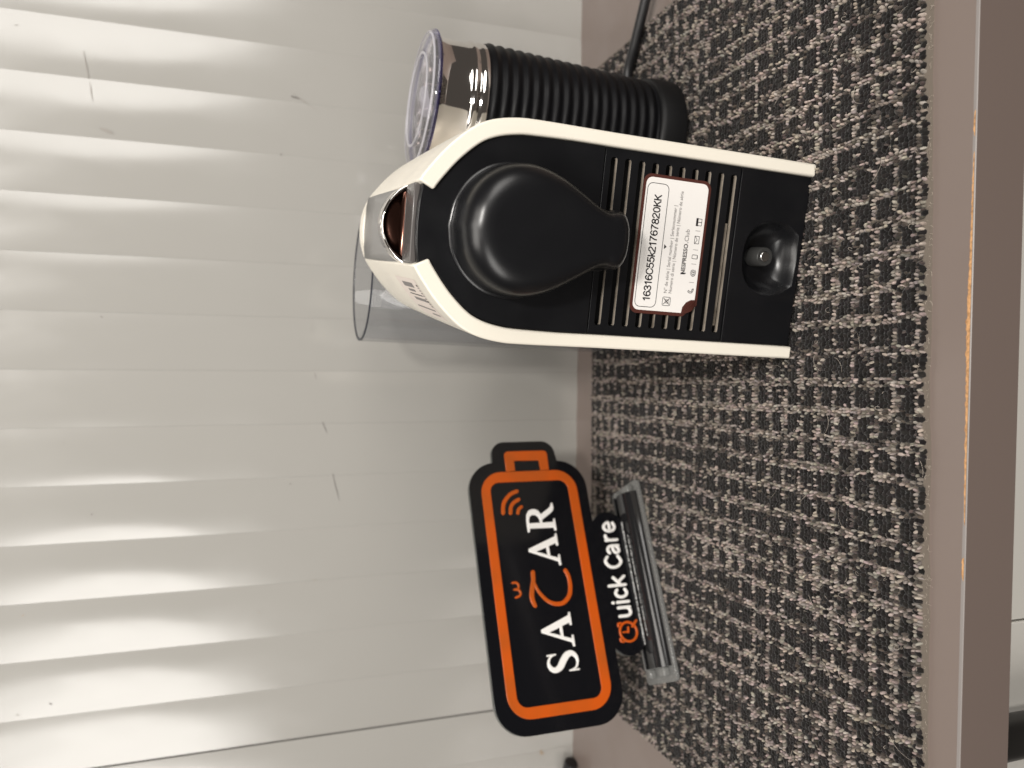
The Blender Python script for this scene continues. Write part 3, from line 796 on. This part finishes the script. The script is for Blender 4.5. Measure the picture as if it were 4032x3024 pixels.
# ================================================================== MILK FROTHER
fr = thing('milk_frother', 'black ribbed milk frother with steel collar and clear lid behind the coffee machine', 'milk frother', (0.1722, 0.5505, 0.0016), (0, R(4.6), 0))
lathe('base', [(0, 0), (.0488, 0), (.0505, .0015), (.0508, .006), (.0500, .0175), (.0490, .0206), (.0478, .0216), (0, .0218)], base_m, fr, 120, 40)
prof = [(.0462, .0222), (.0474, .0224)]
z0, z1, nrib = .0235, .1520, 17
pit = (z1-z0)/nrib
for k in range(nrib):
    for s in range(8):
        t = s/8; prof.append((.0468+.0007*math.cos(2*math.pi*(t-.5))*1.0+(k/nrib)*.0003, z0+(k+t)*pit))
prof += [(.0466, .1524), (.0452, .1528), (.040, .1528), (.040, .0222), (.0462, .0222)]
lathe('ribbed_sleeve', prof[:-1], rubber_m, fr, 128, 60)
lathe('steel_cup', [(.0450, .1529), (.0462, .1531), (.0466, .1550), (.0464, .1572), (.0455, .1584), (.0452, .1592), (.0456, .1602), (.0464, .1616), (.0462, .1632), (.0450, .1646), (.0444, .1660), (.0444, .1800), (.0448, .1830), (.0460, .1856), (.0464, .1864), (.0458, .1868), (.0440, .1850), (.0436, .1800), (.0436, .060), (.0, .060)], steel_m, fr, 128, 40)
ld = lathe('lid', [(.0, .1912), (.0300, .1912), (.0310, .1900), (.0330, .1898), (.0345, .1912), (.0445, .1908), (.0462, .1900), (.0478, .1886), (.0486, .1888), (.0484, .1900), (.0465, .1925), (.0380, .1940), (.0345, .1944), (.0330, .1930), (.0310, .1930), (.0298, .1938), (.0, .1940)], clearlid_m, fr, 128, 35)
lathe('lid_rim', [(.0452, .1872), (.0476, .1872), (.0488, .1880), (.0489, .1884), (.0476, .1884), (.0458, .1896), (.0450, .1890)], purple_m, ld, 128, 40, closed=True)
lathe('lid_ring', [(.0312, .1936), (.0330, .1936), (.0330, .1946), (.0312, .1946)], lidring_m, ld, 96, 40, closed=True)
lathe('lid_lip', [(.0455, .1922), (.0468, .1916), (.0470, .1921), (.0457, .1928)], lidring_m, ld, 96, 40, closed=True)
tab = box('lid_tab', (-.013, -.004, .1852), (.013, .004, .1905), lidring_m, ld, .001)
tab.rotation_euler = (0, 0, R(35))
# control button on the far right side
bt = lathe('button', [(0, .0020), (.0090, .0018), (.0110, .0008), (.0115, 0), (.0115, -.004)], blk2_m, fr, 40, 50, (.0462*math.cos(R(20)), .0462*math.sin(R(20)), .068))
bt.rotation_euler = (0, R(90), R(20))
# cable
cb = tube('power_cable', [(.2150, .5900, .0052), (.2440, .5920, .0052), (.2640, .5810, .0050), (.2870, .5670, .0050), (.3120, .5530, .0046), (.3420, .5360, .0030), (.40, .520, .002)], .0042, cable_m, None, 16)
cb['label'] = 'black power cable running right from the milk frother'; cb['category'] = 'cable'
# dark cable end in the back corner on the left
bb = tube('corner_cable', [(-.4030, .7030, .0005), (-.4060, .7040, .0012), (-.4160, .7050, .0020), (-.45, .7040, .0010), (-.52, .703, .001)], .0066, cable_m, None, 18)
bb['label'] = 'black cable end tucked into the left corner where shelf meets wall'; bb['category'] = 'cable'

# ================================================================== SIGN
SA = R(26.0); Bx, By = -0.2388, 0.5005
back = Vector((-math.sin(SA), math.cos(SA), 0))
sg = thing('sign', 'black and orange battery-shaped acrylic sign with raised white lettering', 'sign', (Bx, By, -0.0004), (0, 0, SA))
PO = 22.5     # front plane of the panel, mm behind the front edge of the base
# base plate, rods
me = poly_mesh('base_plate', [rrect(0, 160, 1.5, 51.5, 4, 5)], 3.0, 0.4, upright=False)
obj('base_plate', me, frost_m, sg, (0, 0, .003))
def qrod(y0, y1, flip):
    pts = []
    n = 8; r = abs(y1-y0)
    for k in range(n+1):
        a = math.pi/2*k/n; yy_ = (y1-r*math.cos(a)) if not flip else (y0+r*math.cos(a)); pts.append((yy_, 3.1+10.5*math.sin(a)))
    pts.append((y1 if not flip else y0, 3.1))
    V = [(x*.001, y*.001, z*.001) for x in (11.5, 150.5) for y, z in pts]; n = len(pts)
    F = [(i, (i+1) % n, n+(i+1) % n, n+i) for i in range(n)]+[tuple(range(n))[::-1], tuple(range(n, 2*n))]
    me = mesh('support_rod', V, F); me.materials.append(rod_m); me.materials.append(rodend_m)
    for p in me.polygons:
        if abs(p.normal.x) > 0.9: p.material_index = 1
    o = obj('support_rod', me, None, sg, smooth=30)
    for xa, xb_ in ((4.6, 11.2), (150.8, 157.2)):      # added end blocks for the bright glints there
        box('rod_end', (xa*.001, (y0+4.5)*.001, .0031), (xb_*.001, (y1-4.0)*.001, .0085), frost_m, o, .001)
    return o
qrod(5.2, 22.2, False); qrod(27.8, 41.0, True)
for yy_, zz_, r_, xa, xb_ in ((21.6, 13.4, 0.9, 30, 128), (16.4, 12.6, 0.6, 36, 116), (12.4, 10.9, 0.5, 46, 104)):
    tube('sparkle_streak', [(xa*.001, yy_*.001, zz_*.001), ((xa+xb_)*.0005, yy_*.001, zz_*.001), (xb_*.001, yy_*.001, zz_*.001)], r_*.001, sparkle_m, sg, 8, 20)  # thin streaks added as painted sparkle along the front rod
out = []
def arc(cx, cy, r, a0, a1, n=10): return [(cx+r*math.cos(R(a0+(a1-a0)*k/n)), cy+r*math.sin(R(a0+(a1-a0)*k/n))) for k in range(n+1)]
x0, x1, y0, y1 = -22.4, 184.6, 39.2, 142.0; rr = 24
out += arc(x0+rr, y0+rr, rr, 180, 270)
lx0, lx1, ly0 = 23.0, 137.6, 10.6; lr = 15.6
out += arc(lx0+lr, ly0+lr, lr, 123, 270, 14)+arc(lx1-lr, ly0+lr, lr, 270, 417, 14)
out += arc(x1-rr, y0+rr, rr, 270, 360-2)
nr_ = 11.5
out += arc(202.4-nr_, 63.2+nr_, nr_, 270, 360)+arc(202.4-nr_, 119.4-nr_, nr_, 0, 90)
out += arc(x1-rr, y1-rr, rr, 4, 90)
out += arc(x0+rr, y1-rr, rr, 90, 180)
me = poly_mesh('panel', [out], 5.0, 0.25)
me.materials.append(acblack_m); me.materials.append(acedge_m)
for p in me.polygons:
    if abs(p.normal.y) < 0.3: p.material_index = 1
panel = obj('panel', me, None, sg, (0, PO*.001, 0))
plate('tongue', [rrect(14, 150, 3.3, 12.0, 1)], 4.2, acblack_m, panel, -0.4)
FR = dict(front=1.0)
# orange battery outline with its terminal
plate('battery_outline', [rrect(-11.4, 176.2, 48.4, 132.0, 18, 10), rrect(-3.2, 167.4, 56.4, 124.4, 8, 8)], 1.4, orange_m, panel, 0.8, 0.25)
term = [(176.6, 71.0), (190.0, 70.6)]+arc(190.4, 74.0, 3.4, 275, 360, 5)+arc(190.4, 105.2, 3.4, 0, 85, 5)+[(176.6, 108.8), (176.6, 101.0), (185.4, 100.8), (185.4, 78.8), (176.6, 78.6)]
plate('battery_terminal', [term], 1.4, orange_m, panel, 0.8, 0.25)
# signal arcs
glyph('signal_arc', [([(159.4, 102.2), (157.0, 108.0), (151.6, 113.4), (146.6, 115.4), (142.0, 116.0)], 3.3)], orange_m, panel, 0.9)
glyph('signal_arc', [([(152.4, 101.6), (150.0, 106.0), (146.4, 108.8), (141.6, 109.8)], 3.1)], orange_m, panel, 0.9)
glyph('signal_arc', [([(146.2, 100.0), (144.2, 102.6), (141.2, 103.6)], 2.7)], orange_m, panel, 0.9)
# white serif letters
A_o = [(0, 0), (8.6, 0), (8.6, 1.2), (5.9, 1.8), (8.1, 8.2), (15.7, 8.2), (17.9, 1.8), (15.8, 1.2), (15.8, 0), (25.6, 0), (25.6, 1.2), (23.3, 1.8), (14.7, 25.4), (12.5, 25.4), (3.2, 1.8), (0, 1.2)]
A_i = [(8.8, 10.2), (15.0, 10.2), (12.0, 19.4)]
def sh2(P, dx, dy): return [(x+dx, y+dy) for x, y in P]
def letter(loops): return plate('letter', loops, 2.4, white_m, panel, 1.7, 0.3)
letter([sh2(A_o, 34.9, 72.8), sh2(A_i, 34.9, 72.8)])
letter([sh2(A_o, 97.0, 73.6), sh2(A_i, 97.0, 73.6)])
R_o = [(0, 0), (9.8, 0), (9.8, 1.2), (7.0, 1.8), (7.0, 11.2), (9.2, 11.2), (14.6, 2.6), (16.6, .4), (19.4, -.4), (23.0, .2), (23.0, 1.3), (20.6, 2.0), (18.6, 4.2), (14.0, 11.8), (17.0, 13.4), (18.5, 16.2), (18.6, 19), (17.4, 21.8), (14.6, 23.7), (10, 24.4), (0, 24.4), (0, 23.2), (2.7, 22.6), (2.7, 1.8), (0, 1.2)]
R_i = [(7.0, 22.4), (9.6, 22.5), (12.6, 21.3), (14.0, 18.6), (13.7, 16), (12.2, 13.9), (9.6, 13.0), (7.0, 13.0)]
letter([sh2(R_o, 125.0, 73.0), sh2(R_i, 125.0, 73.0)])
glyph('letter', [([(30.4, 91.4), (28.6, 94.6), (25.0, 96.2), (21.2, 94.8), (19.6, 91.4), (21.4, 87.4), (25.6, 84.2), (29.4, 80.6), (30.4, 76.8), (28.2, 73.6), (24.2, 72.6), (20.2, 74.4), (18.6, 78.4)], [1.0, 1.4, 2.0, 3.2, 4.0, 4.8, 5.0, 4.8, 4.0, 2.8, 1.8, 1.3, 1.0]),
                 ([(30.6, 90.2), (30.4, 96.2)], 1.3), ([(18.3, 79.6), (18.3, 72.8)], 1.3)], white_m, panel, 1.7)
# orange calligraphic letter and its mark
glyph('letter', [([(93.2, 98.2), (87.0, 98.8), (81.0, 100.6), (75.4, 101.8), (71.0, 101.4), (67.8, 100.2)], [3.4, 3.4, 3.6, 3.8, 3.6, 3.0]),
                 ([(86.0, 98.6), (80.0, 96.6), (74.6, 93.2), (70.0, 88.6), (67.6, 82.6), (68.2, 76.2), (73.0, 70.8), (80.4, 68.6), (88.0, 68.9), (92.6, 70.6)], [2.2, 2.4, 2.6, 2.8, 3.2, 3.4, 3.4, 3.2, 3.2, 3.2])], orange_m, panel, 1.2)
glyph('letter_mark', [([(86.6, 116.0), (86.4, 113.0), (84.0, 111.4), (81.8, 112.4), (81.4, 115.2)], 1.7), ([(81.4, 114.6), (80.6, 111.6), (78.2, 110.6), (76.2, 111.8), (75.4, 114.8)], 1.7)], orange_m, panel, 1.2)
# rounded small lettering
W_ = 2.35
G = {
 'u': [[(53.2, 30.6), (53.2, 24.0), (54.4, 21.3), (56.6, 20.6), (58.8, 21.8), (59.6, 24)], [(59.7, 30.6), (59.7, 20.9)]],
 'i': [[(64.0, 30.6), (64.0, 20.9)], [(63.9, 34.4), (64.0, 34.5)]],
 'c': [[(73.6, 29.2), (71.2, 30.6), (68.8, 29.2), (67.9, 25.8), (68.9, 22.3), (71.3, 20.9), (73.8, 22.0)]],
 'k': [[(77.3, 35.2), (77.3, 20.9)], [(83.6, 30.4), (78.4, 25.4)], [(80.0, 26.6), (84.0, 20.9)]],
 'C': [[(100.4, 32.4), (97.6, 34.4), (94.4, 33.4), (92.2, 30.4), (91.9, 26.6), (93.4, 22.8), (96.6, 20.8), (100.6, 22.6)]],
 'a': [[(103.6, 29.4), (106.0, 30.6), (108.4, 29.4), (109.2, 27.0), (109.2, 20.9)], [(109.0, 26.0), (105.4, 25.6), (103.4, 23.4), (104.4, 21.1), (106.8, 21.0), (109.0, 23.0)]],
 'r': [[(114.0, 30.6), (114.0, 20.9)], [(114.0, 27.4), (115.6, 30.0), (118.0, 30.6)]],
 'e': [[(121.8, 25.8), (128.4, 25.8), (127.8, 28.9), (125.2, 30.6), (122.4, 29.0), (121.5, 25.6), (122.6, 22.3), (125.2, 20.9), (128.2, 22.0)]],
}
for k_, ss in G.items(): glyph('letter', [(s_, W_) for s_ in ss], white_m, panel, 1.5)
ck = [(41.0+7.3*math.cos(R(a)), 25.6+7.3*math.sin(R(a))) for a in range(-30, 331, 30)]
cl = glyph('clock_letter', [(ck, 1.8), ([(41.0, 30.4), (41.0, 26.2)], 1.3), ([(40.6, 25.9), (44.2, 25.2)], 1.5), ([(44.6, 21.4), (48.6, 17.4)], 1.9),
     ([(34.0, 31.2), (34.4, 33.4), (36.4, 33.6)], 1.5), ([(45.8, 33.6), (47.8, 33.2), (48.0, 31.2)], 1.5)], orange_m, panel, 1.2)
